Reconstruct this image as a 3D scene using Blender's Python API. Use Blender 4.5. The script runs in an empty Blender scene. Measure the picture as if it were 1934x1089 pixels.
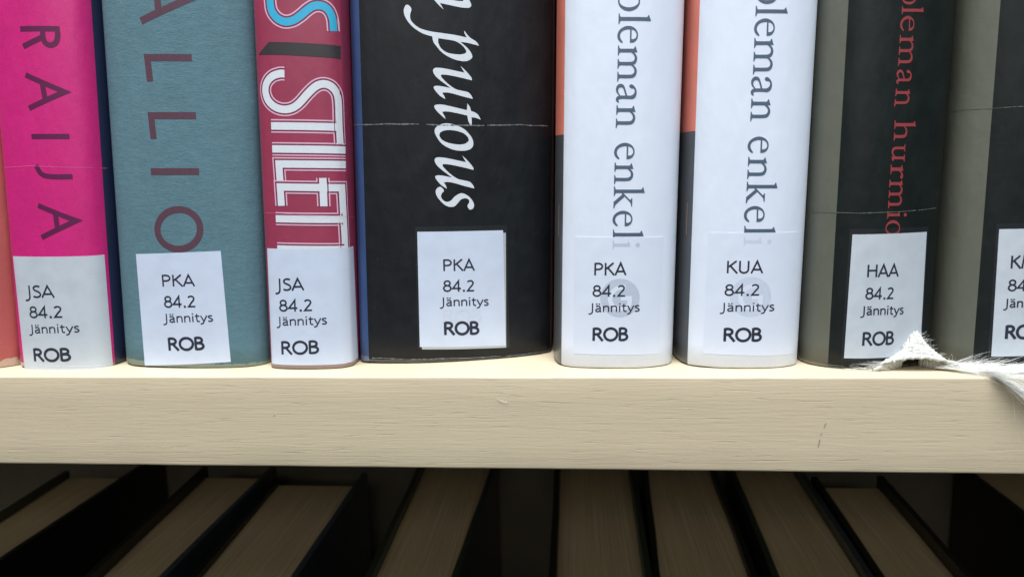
import bpy, bmesh, math, random
from mathutils import Vector, Matrix, noise
from mathutils.geometry import tessellate_polygon
# 1 unit = 1 cm
SC = bpy.context.scene
SC.unit_settings.scale_length = 0.01
COL = SC.collection
random.seed(4)

# ------------------------------------------------------------------ camera
cam_d = bpy.data.cameras.new('camera'); cam = bpy.data.objects.new('camera', cam_d); COL.objects.link(cam)
F_PX = 1435.5; PITCH = math.radians(8.861); YAW = math.radians(4.392); ROLL = math.radians(-1.114)
cam_d.sensor_width = 36; cam_d.lens = F_PX / 1934 * 36
cam_d.clip_start = 1; cam_d.clip_end = 2000
fw = Vector((-math.sin(YAW) * math.cos(PITCH), math.cos(YAW) * math.cos(PITCH), -math.sin(PITCH)))
rt = Vector((math.cos(YAW), math.sin(YAW), 0)); up = rt.cross(fw)
r2 = rt * math.cos(ROLL) + up * math.sin(ROLL); u2 = up * math.cos(ROLL) - rt * math.sin(ROLL)
M = Matrix(((r2.x, u2.x, -fw.x, 0), (r2.y, u2.y, -fw.y, -16.634), (r2.z, u2.z, -fw.z, 4.6175), (0, 0, 0, 1)))
cam.matrix_world = M
cam_d.dof.use_dof = True; cam_d.dof.focus_distance = 17.6; cam_d.dof.aperture_fstop = 0.21
SC.camera = cam

# ------------------------------------------------------------------ room light and an added fill
w = bpy.data.worlds.new('World'); SC.world = w; w.use_nodes = True
bg = w.node_tree.nodes['Background']; bg.inputs[0].default_value = (0.62, 0.80, 1.0, 1); bg.inputs[1].default_value = 0.085
SC.view_settings.view_transform = 'Standard'; SC.view_settings.look = 'None'; SC.view_settings.exposure = 0; SC.view_settings.gamma = 1
def lamp(name, loc, target, sx, sy, power, color):
    d = bpy.data.lights.new(name, 'AREA'); d.shape = 'RECTANGLE'; d.size = sx; d.size_y = sy; d.energy = power; d.color = color
    o = bpy.data.objects.new(name, d); COL.objects.link(o); o.location = loc
    o.rotation_euler = (Vector(target) - Vector(loc)).to_track_quat('-Z', 'Y').to_euler(); return o
lamp('ceiling_lamp', (-10, -34, 115), (-1, 0, 3), 100, 34, 318000, (0.96, 0.98, 1.0))
lamp('second_ceiling_lamp', (45, -85, 112), (0, 0, 3), 90, 30, 85000, (0.78, 0.90, 1.0))
lamp('low_front_fill', (-6, -150, 66), (0, 0, -2), 130, 50, 66000, (1.0, 0.97, 0.88))  # added fill, not a room lamp; brightens the lower book tops

# ------------------------------------------------------------------ data (cm, in each book's own frame)
LABELS = {'pink':{'c':[(-1.047,2.703),(1.259,2.773),(1.285,-0.012),(-0.961,-0.072)],'t':[('JSA',(-0.714,1.713),(0.043,1.748),(-0.717,2.012),0),('84.2',(-0.67,1.212),(0.226,1.264),(-0.672,1.5),0),('Jännitys',(-0.692,0.834),(0.587,0.906),(-0.694,1.052),0),('ROB',(-0.651,0.132),(0.351,0.192),(-0.654,0.452),1)]},'teal':{'c':[(-1.148,2.703),(0.995,2.83),(1.109,0.137),(-1.099,-0.039)],'t':[('PKA',(-0.505,1.945),(0.314,1.975),(-0.512,2.227),0),('84.2',(-0.483,1.429),(0.325,1.468),(-0.49,1.713),0),('Jännitys',(-0.507,1.064),(0.723,1.127),(-0.512,1.278),0),('ROB',(-0.439,0.371),(0.492,0.431),(-0.448,0.687),1)]},'maroon':{'c':[(-0.872,2.864),(1.418,2.882),(1.532,0.114),(-0.91,0.077)],'t':[('JSA',(-0.656,1.869),(0.018,1.899),(-0.654,2.16),0),('84.2',(-0.61,1.376),(0.211,1.407),(-0.608,1.656),0),('Jännitys',(-0.671,1.033),(0.533,1.086),(-0.67,1.245),0),('ROB',(-0.606,0.333),(0.334,0.381),(-0.604,0.651),0.6)]},'black':{'c':[(-0.834,3.143),(1.23,3.157),(1.298,0.308),(-0.82,0.35)],'t':[('PKA',(-0.245,2.201),(0.508,2.198),(-0.248,2.482),0),('84.2',(-0.252,1.699),(0.518,1.692),(-0.254,1.976),0),('Jännitys',(-0.307,1.351),(0.857,1.327),(-0.309,1.565),0),('ROB',(-0.239,0.637),(0.63,0.624),(-0.242,0.958),1)]},'w1':{'c':[(-0.959,3.035),(1.089,3.041),(1.075,0.318),(-0.959,0.303)],'t':[('PKA',(-0.517,2.158),(0.203,2.176),(-0.517,2.445),0),('84.2',(-0.545,1.665),(0.215,1.68),(-0.545,1.93),0),('Jännitys',(-0.6,1.304),(0.541,1.334),(-0.6,1.509),0),('ROB',(-0.527,0.625),(0.3,0.652),(-0.527,0.933),0.8)]},'w2':{'c':[(-0.887,3.098),(1.169,3.109),(1.248,0.295),(-0.902,0.301)],'t':[('KUA',(-0.47,2.184),(0.321,2.195),(-0.47,2.467),0),('84.2',(-0.495,1.667),(0.287,1.688),(-0.496,1.929),0),('Jännitys',(-0.551,1.304),(0.634,1.331),(-0.551,1.506),0),('ROB',(-0.476,0.609),(0.386,0.634),(-0.477,0.919),0.9)]},'ol':{'c':[(-0.728,3.039),(1.03,3.069),(1.11,0.276),(-0.749,0.241)],'t':[('HAA',(-0.386,2.095),(0.328,2.101),(-0.388,2.373),0),('84.2',(-0.39,1.594),(0.263,1.596),(-0.391,1.857),0),('Jännitys',(-0.448,1.239),(0.531,1.241),(-0.449,1.444),0),('ROB',(-0.395,0.542),(0.342,0.557),(-0.396,0.847),0.5)]},'last':{'c':[(-0.929,3.126),(0.859,3.164),(0.96,0.386),(-0.883,0.28)],'t':[('KM',(-0.664,2.268),(-0.159,2.277),(-0.668,2.548),0),('84.2',(-0.679,1.763),(-0.042,1.78),(-0.682,2.022),0),('Jännitys',(-0.714,1.394),(0.212,1.425),(-0.716,1.596),0),('ROB',(-0.652,0.69),(0.059,0.725),(-0.656,0.996),1)]}}
STROKES = {'pink':[([(-0.271,7.963,0),(0.644,7.977,0)],9.0),([(0.592,7.925,0),(0.582,7.79,1),(0.527,7.665,1),(0.412,7.611,1),(0.306,7.659,1),(0.26,7.781,1),(0.27,7.954,0)],9.0),([(0.261,7.793,0),(-0.231,7.573,0)],9.0),([(-0.231,6.946,0),(0.651,6.576,0),(-0.211,6.19,0)],9.0),([(0.157,6.781,0),(0.205,6.365,0)],9.0),([(-0.205,5.551,0),(0.684,5.567,0)],9.0),([(0.689,4.64,0),(0.172,4.636,1),(-0.035,4.697,1),(-0.147,4.89,0)],9.0),([(-0.176,3.953,0),(0.704,3.607,0),(-0.151,3.193,0)],9.0),([(0.231,3.8,0),(0.261,3.382,0)],9.0)],'teal':[([(-0.631,8.048,0),(0.549,8.519,0),(-0.629,9.003,0)],12.0),([(-0.188,8.208,0),(-0.19,8.824,0)],12.0),([(0.543,7.24,0),(-0.525,7.242,0),(-0.491,6.713,0)],12.0),([(0.572,5.951,0),(-0.521,5.945,0),(-0.49,5.415,0)],12.0),([(-0.613,4.665,0),(0.578,4.68,0)],12.0),([(0.532,3.337,1),(0.508,3.216,1),(0.45,3.102,1),(0.362,3.003,1),(0.25,2.927,1),(0.121,2.877,1),(-0.017,2.858,1),(-0.154,2.871,1),(-0.282,2.915,1),(-0.391,2.987,1),(-0.473,3.082,1),(-0.521,3.194,1),(-0.532,3.316,1),(-0.505,3.438,1),(-0.442,3.552,1),(-0.348,3.65,1),(-0.231,3.727,1),(-0.099,3.776,1),(0.038,3.794,1),(0.173,3.78,1),(0.295,3.736,1),(0.398,3.664,1),(0.475,3.569,1),(0.52,3.458,1),(0.532,3.337,1)],12.0)]}
MAROON = {'sets':[('cyan',[[(-0.359,8.821,0),(-0.449,8.664,1),(-0.476,8.492,1),(-0.479,8.344,1),(-0.452,8.181,1),(-0.355,8.042,1),(-0.23,7.962,1),(-0.11,7.938,1),(0.05,7.974,1),(0.21,8.074,1),(0.342,8.181,1),(0.473,8.265,1),(0.589,8.293,1),(0.727,8.271,1),(0.837,8.178,1),(0.903,8.021,1),(0.921,7.759,0)]]),('white',[[(-0.214,6.821,0),(-0.331,6.822,1),(-0.524,6.758,1),(-0.667,6.609,1),(-0.7,6.426,1),(-0.63,6.231,1),(-0.461,6.089,1),(-0.254,6.037,1),(-0.058,6.071,1),(0.106,6.183,1),(0.312,6.399,1),(0.503,6.558,1),(0.668,6.601,1),(0.821,6.552,1),(0.935,6.422,1),(0.976,6.24,1),(0.979,5.713,1),(0.992,5.26,0)],[(-0.592,5.674,0),(0.909,5.652,0)]]),('white',[[(-0.59,5.159,0),(1.133,5.14,0)]]),('white',[[(1.127,4.808,0),(-0.443,4.82,0),(-0.43,4.407,0)]]),('white',[[(-0.424,3.864,0),(-0.435,4.297,0),(0.998,4.279,0),(1.036,2.836,0)],[(0.564,4.503,0),(0.566,3.856,0)],[(-0.58,3.567,0),(0.993,3.553,0)],[(-0.576,2.866,0),(1.014,2.85,0)]])],'bar':[(-0.557,7.515),(0.056,7.493),(0.571,7.468),(1.085,7.448),(1.074,7.166),(0.433,7.193),(-0.223,7.231),(-0.847,7.251)]}
ITALIC = [[[(-0.148,8.192,0),(-0.191,8.268,1),(-0.235,8.335,0),(-0.085,8.309,1),(0.181,8.263,1),(0.359,8.248,1),(0.458,8.266,1),(0.485,8.33,1),(0.414,8.446,1),(0.219,8.59,1),(0.087,8.678,0),(0.291,8.647,1),(0.425,8.645,1),(0.473,8.672,1),(0.435,8.752,1),(0.328,8.856,1),(0.208,8.923,0),(0.231,8.86,1),(0.278,8.79,0),(0.185,8.777,1),(0.044,8.794,1),(-0.166,8.845,1),(-0.411,8.896,0),(-0.394,8.847,1),(-0.317,8.76,1),(-0.168,8.728,1),(-0.028,8.695,1),(0.113,8.611,1),(0.254,8.49,1),(0.303,8.411,1),(0.235,8.393,1),(0.075,8.407,1),(-0.171,8.45,1),(-0.399,8.498,0),(-0.391,8.444,1),(-0.279,8.312,1)]],[[(-0.982,8.286,1),(-1.041,8.207,1),(-1.048,8.104,1),(-1.003,7.987,1),(-0.912,7.863,1),(-0.785,7.753,1),(-0.614,7.657,1),(-0.414,7.602,0),(-0.394,7.494,1),(-0.331,7.398,1),(-0.188,7.246,1),(-0.015,7.145,1),(0.188,7.08,1),(0.379,7.078,1),(0.498,7.159,1),(0.476,7.257,1),(0.381,7.374,1),(0.221,7.498,0),(0.397,7.479,1),(0.662,7.425,0),(0.603,7.508,1),(0.442,7.607,1),(0.318,7.749,0),(0.325,7.694,1),(0.375,7.598,0),(0.106,7.645,1),(-0.183,7.679,1),(-0.47,7.715,1),(-0.684,7.774,1),(-0.811,7.856,1),(-0.896,7.959,1),(-0.908,8.069,1),(-0.877,8.179,1),(-0.904,8.248,1)],[(-0.278,7.566,0),(-0.279,7.468,1),(-0.216,7.344,1),(-0.087,7.256,1),(0.087,7.222,1),(0.248,7.222,1),(0.358,7.267,1),(0.337,7.344,1),(0.235,7.446,1),(0.105,7.512,1),(-0.098,7.542,1)]],[[(0.229,6.962,0),(0.274,6.883,1),(0.319,6.814,0),(0.165,6.842,1),(-0.104,6.892,1),(-0.282,6.911,1),(-0.38,6.896,1),(-0.408,6.831,1),(-0.338,6.711,1),(-0.143,6.557,1),(-0.01,6.463,0),(-0.216,6.5,1),(-0.35,6.507,1),(-0.398,6.48,1),(-0.36,6.397,1),(-0.254,6.284,1),(-0.133,6.211,0),(-0.156,6.277,1),(-0.203,6.352,0),(-0.11,6.362,1),(0.034,6.341,1),(0.251,6.284,1),(0.506,6.227,0),(0.488,6.279,1),(0.406,6.371,1),(0.252,6.407,1),(0.107,6.442,1),(-0.036,6.533,1),(-0.178,6.661,1),(-0.227,6.744,1),(-0.159,6.761,1),(0.002,6.743,1),(0.254,6.696,1),(0.49,6.645,0),(0.482,6.701,1),(0.364,6.838,1)]],[[(0.381,6.124,0),(0.373,6.039,1),(0.367,5.968,0),(0.067,6.034,1),(-0.203,6.087,1),(-0.347,6.082,1),(-0.392,6.046,1),(-0.348,5.958,1),(-0.224,5.836,1),(-0.131,5.761,0),(-0.152,5.819,1),(-0.214,5.924,0),(-0.115,5.934,1),(0.066,5.91,1),(0.375,5.847,0),(0.401,5.719,1),(0.469,5.599,0),(0.479,5.685,1),(0.476,5.81,0),(0.577,5.797,1),(0.693,5.756,0),(0.633,5.865,1),(0.559,5.918,1),(0.464,5.952,0),(0.437,6.04,1)]],[[(-0.062,5.662,1),(-0.285,5.624,1),(-0.388,5.513,1),(-0.35,5.363,1),(-0.21,5.184,1),(0.034,5.064,1),(0.302,5.039,1),(0.479,5.107,1),(0.511,5.249,1),(0.429,5.41,1),(0.244,5.569,1)],[(-0.063,5.512,1),(-0.247,5.464,1),(-0.279,5.374,1),(-0.188,5.264,1),(0.036,5.195,1),(0.262,5.187,1),(0.397,5.258,1),(0.387,5.349,1),(0.244,5.458,1)]],[[(0.249,4.928,0),(0.294,4.846,1),(0.34,4.773,0),(0.184,4.805,1),(-0.09,4.862,1),(-0.272,4.885,1),(-0.372,4.87,1),(-0.4,4.804,1),(-0.329,4.678,1),(-0.131,4.516,1),(0.005,4.416,0),(-0.204,4.458,1),(-0.341,4.467,1),(-0.39,4.44,1),(-0.352,4.353,1),(-0.244,4.235,1),(-0.12,4.156,0),(-0.143,4.225,1),(-0.192,4.304,0),(-0.096,4.313,1),(0.05,4.289,1),(0.271,4.225,1),(0.531,4.16,0),(0.512,4.215,1),(0.429,4.312,1),(0.272,4.352,1),(0.125,4.392,1),(-0.021,4.489,1),(-0.166,4.624,1),(-0.216,4.711,1),(-0.146,4.727,1),(0.018,4.706,1),(0.274,4.652,1),(0.515,4.594,0),(0.506,4.652,1),(0.386,4.797,1)]],[[(-0.294,4.2,1),(-0.377,4.129,1),(-0.368,4.006,1),(-0.268,3.862,1),(-0.124,3.748,1),(0.031,3.733,1),(0.125,3.808,1),(0.209,3.901,1),(0.314,3.931,1),(0.393,3.9,1),(0.407,3.838,1),(0.365,3.755,1),(0.396,3.682,1),(0.448,3.661,1),(0.512,3.712,1),(0.513,3.816,1),(0.419,3.951,1),(0.294,4.034,1),(0.19,4.045,1),(0.064,3.974,1),(-0.04,3.871,1),(-0.144,3.851,1),(-0.236,3.913,1),(-0.262,3.985,1),(-0.234,4.057,1),(-0.192,4.108,1),(-0.233,4.174,1)]]]
SERIF = {'w1':[('o',(-0.089,8.351),(-0.076,7.918),(0.359,8.346)),('l',(-0.076,7.884),(-0.076,7.664),(0.345,7.879)),('e',(-0.083,7.625),(-0.081,7.261),(0.344,7.621)),('m',(-0.074,7.215),(-0.077,6.459),(0.349,7.212)),('a',(-0.087,6.406),(-0.084,6.0),(0.34,6.403)),('n',(-0.079,5.952),(-0.088,5.458),(0.344,5.95)),('e',(-0.098,5.135),(-0.098,4.769),(0.334,5.134)),('n',(-0.094,4.702),(-0.098,4.227),(0.328,4.703)),('k',(-0.096,4.178),(-0.1,3.691),(0.322,4.179)),('e',(-0.102,3.635),(-0.1,3.279),(0.324,3.636)),('l',(-0.098,3.21),(-0.099,2.985),(0.317,3.213))],'w2':[('o',(-0.086,8.405),(-0.073,7.968),(0.357,8.399)),('l',(-0.084,7.943),(-0.085,7.732),(0.326,7.937)),('e',(-0.09,7.687),(-0.086,7.319),(0.327,7.681)),('m',(-0.084,7.286),(-0.082,6.527),(0.329,7.281)),('a',(-0.098,6.484),(-0.097,6.079),(0.324,6.48)),('n',(-0.09,6.022),(-0.093,5.536),(0.329,6.019)),('e',(-0.112,5.209),(-0.109,4.849),(0.32,5.207)),('n',(-0.098,4.776),(-0.102,4.291),(0.314,4.774)),('k',(-0.102,4.233),(-0.107,3.757),(0.306,4.232)),('e',(-0.128,3.698),(-0.119,3.333),(0.305,3.698)),('l',(-0.114,3.26),(-0.112,3.04),(0.303,3.262))],'ol':[('o',(-0.008,8.157),(-0.004,7.855),(0.3,8.162)),('l',(0.002,7.84),(0.005,7.668),(0.305,7.844)),('e',(-0.011,7.636),(0.002,7.323),(0.292,7.64)),('m',(-0.001,7.252),(0.001,6.618),(0.317,7.255)),('a',(-0.01,6.546),(-0.005,6.24),(0.316,6.548)),('n',(-0.01,6.152),(-0.025,5.777),(0.323,6.153)),('h',(0.008,5.494),(0.015,5.053),(0.313,5.494)),('u',(-0.018,4.987),(-0.009,4.61),(0.293,4.985)),('r',(-0.013,4.558),(-0.003,4.245),(0.281,4.555)),('m',(-0.015,4.233),(-0.009,3.611),(0.299,4.23)),('i',(-0.015,3.555),(-0.013,3.384),(0.288,3.551)),('o',(-0.029,3.36),(-0.021,2.991),(0.292,3.355))]}
GHOST = {'w1':[('i',(-0.099,2.964),(-0.099,2.755),(0.306,2.967))],'w2':[('i',(-0.115,3.008),(-0.111,2.798),(0.291,3.01))],'w1c':[(0.095,1.642),0.45],'w2c':[(0.099,1.65),0.46]}
FILM = {'pink':[(-1.142,4.817),(-0.261,4.869),(0.382,4.855),(1.069,4.854),(1.501,4.845)],'maroon':[(-0.847,3.697),(-0.454,3.692),(0.175,3.66),(0.898,3.631),(1.527,3.573)],'black':[(-2.864,5.621),(-2.015,5.631),(-1.633,5.641),(-1.011,5.64),(-0.399,5.63),(0.593,5.616),(1.361,5.652),(2.604,5.648)],'ol':[(-1.718,3.509),(-1.194,3.518),(-0.647,3.506),(0.282,3.533),(1.321,3.588)],'last':[(-2.348,5.712),(-1.784,5.716),(-1.274,5.716),(-0.652,5.732)]}
BOOKS = {'salmon':{'xc':-15.545,'lean':0.04538,'z0':0.0717,'p':[(-1.755,2.2),(-1.735,1.4),(-1.455,0.85),(-0.755,0.65),(0.145,0.62),(1.145,0.64),(1.565,0.85),(1.735,1.2),(1.755,2.2)]},'pink':{'xc':-12.505,'lean':0.03665,'z0':0.0414,'p':[(-1.255,1.9),(-1.235,1.1),(-1.095,0.78),(-0.695,0.64),(0.005,0.57),(0.655,0.64),(1.005,0.78),(1.185,1.05),(1.245,1.4),(1.255,2.1)]},'teal':{'xc':-9.31,'lean':0.03142,'z0':0.054,'p':[(-1.91,2.2),(-1.89,1.5),(-1.74,1.1),(-1.29,0.83),(-0.49,0.72),(0.21,0.69),(1.01,0.72),(1.51,0.83),(1.79,1.05),(1.89,1.4),(1.91,2.1)]},'maroon':{'xc':-6.295,'lean':0.02182,'z0':0.0209,'p':[(-1.065,2.0),(-1.045,1.2),(-0.905,0.76),(-0.605,0.62),(-0.105,0.58),(0.345,0.61),(0.715,0.68),(0.955,0.82),(1.055,1.1),(1.065,2.2)]},'black':{'xc':-2.84,'lean':0.02094,'z0':0.0449,'p':[(-2.38,2.4),(-2.37,1.6),(-2.29,1.3),(-2.01,1.17),(-0.96,1.16),(0.04,1.32),(1.14,1.65),(1.84,1.95),(2.26,2.25),(2.37,2.6),(2.38,3.2)]},'w1':{'xc':1.02,'lean':0.02007,'z0':0.026,'p':[(-1.44,2.4),(-1.42,1.6),(-1.29,1.05),(-1.02,0.8),(-0.62,0.71),(-0.12,0.67),(0.48,0.69),(0.98,0.83),(1.28,1.05),(1.42,1.4),(1.44,2.1)]},'w2':{'xc':3.955,'lean':0.01745,'z0':0.0222,'p':[(-1.415,2.4),(-1.385,1.6),(-1.255,1.08),(-1.005,0.84),(-0.555,0.72),(-0.005,0.67),(0.545,0.7),(0.995,0.83),(1.275,1.05),(1.395,1.4),(1.415,2.1)]},'ol':{'xc':6.925,'lean':0.01047,'z0':0.0141,'p':[(-1.495,2.4),(-1.485,1.5),(-1.375,1.08),(-1.075,0.8),(-0.725,0.63),(-0.225,0.6),(0.375,0.7),(0.975,0.92),(1.325,1.2),(1.475,1.6),(1.495,2.3)]},'last':{'xc':10.275,'lean':0.00175,'z0':0.0028,'p':[(-1.775,2.4),(-1.755,1.6),(-1.625,1.15),(-1.325,0.88),(-0.925,0.7),(-0.275,0.6),(0.525,0.62),(1.225,0.8),(1.625,1.1),(1.755,1.5),(1.775,2.2)]}}
# ------------------------------------------------------------------ helpers
def tag(o, **k):
    for a, b in k.items(): o[a] = b
    return o
def obj(name, mesh, parent=None, mats=()):
    o = bpy.data.objects.new(name, mesh); COL.objects.link(o)
    for m in mats: mesh.materials.append(m)
    if parent: o.parent = parent
    return o
def mesh_from(name, vs, fs, mi=None, smooth=False):
    me = bpy.data.meshes.new(name); me.from_pydata(vs, [], fs); me.update()
    if mi: me.polygons.foreach_set('material_index', mi)
    if smooth: me.polygons.foreach_set('use_smooth', [True] * len(me.polygons))
    return me
def hermite(pts, closed=False, n=7):
    """pts = (x, y, s): s 1 = smooth point, 0 = corner"""
    N = len(pts); out = []
    P = [Vector(p[:2]) for p in pts]
    for i in range(N if closed else N - 1):
        a, b = i, (i + 1) % N
        if not pts[a][2] and not pts[b][2]: out.append(P[a]); continue
        ch = P[b] - P[a]
        def tan(k, ch):
            if not pts[k][2] or (not closed and (k == 0 or k == N - 1)): return ch * 1.0
            t = P[(k + 1) % N] - P[k - 1]
            return t.normalized() * ch.length if t.length > 0 else ch
        ta, tb = tan(a, ch), tan(b, ch)
        for k in range(n):
            t = k / n; t2 = t * t; t3 = t2 * t
            out.append((2*t3-3*t2+1)*P[a] + (t3-2*t2+t)*ta + (-2*t3+3*t2)*P[b] + (t3-t2)*tb)
    if not closed: out.append(P[-1])
    return out
def ribbon(line, wd):
    """polyline -> 2D quad strip with mitred corners; wd = full width"""
    L = [line[0]]
    for p in line[1:]:
        if (p - L[-1]).length > 1e-4: L.append(p)
    vs = []; n = len(L); closed = (L[0] - L[-1]).length < 1e-3
    for i, p in enumerate(L):
        a = L[i] - L[i-1] if i > 0 else (L[-1] - L[-2] if closed else L[1] - L[0])
        b = L[i+1] - L[i] if i < n - 1 else (L[1] - L[0] if closed else L[-1] - L[-2])
        a = a.normalized(); b = b.normalized()
        na = Vector((-a.y, a.x)); nb = Vector((-b.y, b.x)); m = na + nb
        if m.length < 1e-3: m = na.copy()
        m.normalize(); k = wd / 2 / max(0.35, m.dot(na))
        vs += [p + m * k, p - m * k]
    return vs, [(2*i, 2*i+1, 2*i+3, 2*i+2) for i in range(n - 1)]
class Flat:
    """flat print collected in a spine's (x, z) plane, later laid on its curved surface"""
    def __init__(s): s.bm = bmesh.new(); s.lay = s.bm.verts.layers.float.new('off')
    def add(s, vs, fs, off, mi=0):
        v = []
        for p in vs:
            q = s.bm.verts.new((p[0], 0, p[1])); q[s.lay] = off; v.append(q)
        for f in fs:
            try: F = s.bm.faces.new([v[i] for i in f]); F.material_index = mi
            except ValueError: pass
    def stroke(s, pts, wd, off, mi=0, n=7):
        vs, fs = ribbon(hermite(pts, n=n), wd); s.add(vs, fs, off, mi)
    def poly(s, rings, off, mi=0):
        R = [[Vector((p[0], p[1], 0)) for p in r] for r in rings]
        flat = [p for r in R for p in r]
        s.add([(p.x, p.y) for p in flat], tessellate_polygon(R), off, mi)
    def build(s, name, book, mats, parent, step=0.05):
        xs = [v.co.x for v in s.bm.verts]
        if not xs: return None
        x = math.floor(min(xs) / step) * step + step
        while x < max(xs):
            bmesh.ops.bisect_plane(s.bm, geom=s.bm.verts[:] + s.bm.edges[:] + s.bm.faces[:], plane_co=(x, 0, 0), plane_no=(1, 0, 0), dist=1e-5)
            x += step
        for v in s.bm.verts: v.co = book.surf(v.co.x, v.co.z, v[s.lay])
        s.bm.normal_update()
        for f in s.bm.faces:
            if f.normal.y > 0: f.normal_flip()
        me = bpy.data.meshes.new(name); s.bm.to_mesh(me); s.bm.free()
        return obj(name, me, parent, mats)

# ------------------------------------------------------------------ materials
def nt(name):
    m = bpy.data.materials.new(name); m.use_nodes = True; t = m.node_tree; return m, t, t.nodes['Principled BSDF']
def N(t, k, **v):
    n = t.nodes.new(k)
    for a, b in v.items():
        if a.startswith('i_'): n.inputs[a[2:].replace('_', ' ')].default_value = b
        else: setattr(n, a, b)
    return n
def coords(t, scale=(1, 1, 1), rot=(0, 0, 0)):
    c = N(t, 'ShaderNodeTexCoord'); mp = N(t, 'ShaderNodeMapping'); mp.inputs['Scale'].default_value = scale; mp.inputs['Rotation'].default_value = rot
    t.links.new(c.outputs['Object'], mp.inputs[0]); return mp.outputs[0]
def noise_tex(t, vec, scale, detail=4, rough=0.55):
    n = N(t, 'ShaderNodeTexNoise', i_Scale=scale, i_Detail=detail, i_Roughness=rough); t.links.new(vec, n.inputs['Vector']); return n.outputs['Fac']
def ramp(t, fac, a, b, ca=(0, 0, 0, 1), cb=(1, 1, 1, 1)):
    r = N(t, 'ShaderNodeValToRGB'); r.color_ramp.elements[0].position = a; r.color_ramp.elements[1].position = b
    r.color_ramp.elements[0].color = ca; r.color_ramp.elements[1].color = cb; t.links.new(fac, r.inputs[0]); return r.outputs[0]
def mix(t, fac, a, b, mode='MIX'):
    m = N(t, 'ShaderNodeMix', data_type='RGBA', blend_type=mode)
    for s, v in ((0, fac), (6, a), (7, b)):
        if isinstance(v, (int, float)): m.inputs[s].default_value = v
        elif isinstance(v, tuple): m.inputs[s].default_value = (*v[:3], 1)
        else: t.links.new(v, m.inputs[s])
    return m.outputs[2]
def math_(t, op, a, b=0.0):
    m = N(t, 'ShaderNodeMath', operation=op)
    for s, v in ((0, a), (1, b)):
        if isinstance(v, (int, float)): m.inputs[s].default_value = v
        else: t.links.new(v, m.inputs[s])
    return m.outputs[0]
def bump(t, p, layers):
    prev = None
    for h, st, d in layers:
        b = N(t, 'ShaderNodeBump', i_Strength=st, i_Distance=d); t.links.new(h, b.inputs['Height'])
        if prev: t.links.new(prev, b.inputs['Normal'])
        prev = b.outputs[0]
    t.links.new(prev, p.inputs['Normal'])
def cover_mat(name, col, rough=0.5, coat=0.0, mottling=0.18, worn=None, wear_h=0.18, weave=0.0, scuff=0.0, scuff_col=(0.35, 0.36, 0.37), grain=0.0, wrinkle=0.35, spec=0.5):
    m, t, p = nt(name)
    v = coords(t); big = noise_tex(t, v, 0.9, 5); fine = noise_tex(t, v, 60, 3, 0.7)
    dark = tuple(c * (1 - mottling) for c in col)
    c = mix(t, big, tuple(min(1, x * (1 + mottling)) for x in col), dark)
    if grain: c = mix(t, ramp(t, fine, 0.35, 0.65), mix(t, 1.0, c, (1 - grain,) * 3, 'MULTIPLY'), c)
    hs = [(noise_tex(t, coords(t, (1, 1, 0.35)), 1.1, 3), wrinkle * 0.7, 0.2), (noise_tex(t, coords(t, (1, 1, 1)), 7, 3), wrinkle * 0.18, 0.04)]
    if weave:
        th = noise_tex(t, coords(t, (5, 5, 36)), 2.2, 3, 0.6); tv = noise_tex(t, coords(t, (36, 36, 5)), 2.2, 3, 0.6)
        th2 = noise_tex(t, coords(t, (1, 1, 3)), 3.4, 4, 0.6)
        s = math_(t, 'ADD', math_(t, 'ADD', th, tv), th2)
        c = mix(t, ramp(t, s, 1.25, 1.75) if False else math_(t, 'MULTIPLY', math_(t, 'SUBTRACT', s, 1.1), weave * 1.6), c, tuple(min(1, x * 1.55 + 0.02) for x in col))
        hs.append((s, weave, 0.03))
    if scuff:
        sc = ramp(t, noise_tex(t, coords(t, (9, 9, 1.2), (0, 0.25, 0)), 3.0, 6, 0.65), 0.66, 0.78)
        sc2 = ramp(t, noise_tex(t, v, 26, 2, 0.4), 0.76, 0.80)
        sm = ramp(t, noise_tex(t, v, 1.7, 4, 0.6), 0.45, 0.75)
        c = mix(t, math_(t, 'MULTIPLY', sc, scuff), c, scuff_col)
        c = mix(t, math_(t, 'MULTIPLY', sc2, scuff), c, scuff_col)
        c = mix(t, math_(t, 'MULTIPLY', sm, scuff * 0.10), c, scuff_col)
    if worn:
        sep = N(t, 'ShaderNodeSeparateXYZ'); t.links.new(v, sep.inputs[0])
        wn = noise_tex(t, coords(t, (2.5, 2.5, 5)), 2.4, 5, 0.7)
        z = math_(t, 'SUBTRACT', sep.outputs[2], math_(t, 'MULTIPLY', wn, wear_h * 2))
        c = mix(t, ramp(t, math_(t, 'MULTIPLY', z, 1 / wear_h), -0.8, 0.05, (1, 1, 1, 1), (0, 0, 0, 1)), c, worn)
    t.links.new(c, p.inputs['Base Color'])
    rr = mix(t, noise_tex(t, v, 3.5, 4), (rough * 0.8,) * 3, (min(1, rough * 1.25),) * 3)
    t.links.new(rr, p.inputs['Roughness'])
    p.inputs['Coat Weight'].default_value = coat; p.inputs['Coat Roughness'].default_value = 0.22
    p.inputs['Specular IOR Level'].default_value = spec
    bump(t, p, hs)
    return m
def print_mat(name, col, rough=0.5, var=0.12):
    m, t, p = nt(name); v = coords(t)
    c = mix(t, noise_tex(t, v, 14, 4, 0.7), tuple(min(1, x * (1 + var)) for x in col), tuple(x * (1 - var) for x in col))
    t.links.new(c, p.inputs['Base Color']); p.inputs['Roughness'].default_value = rough; return m
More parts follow.
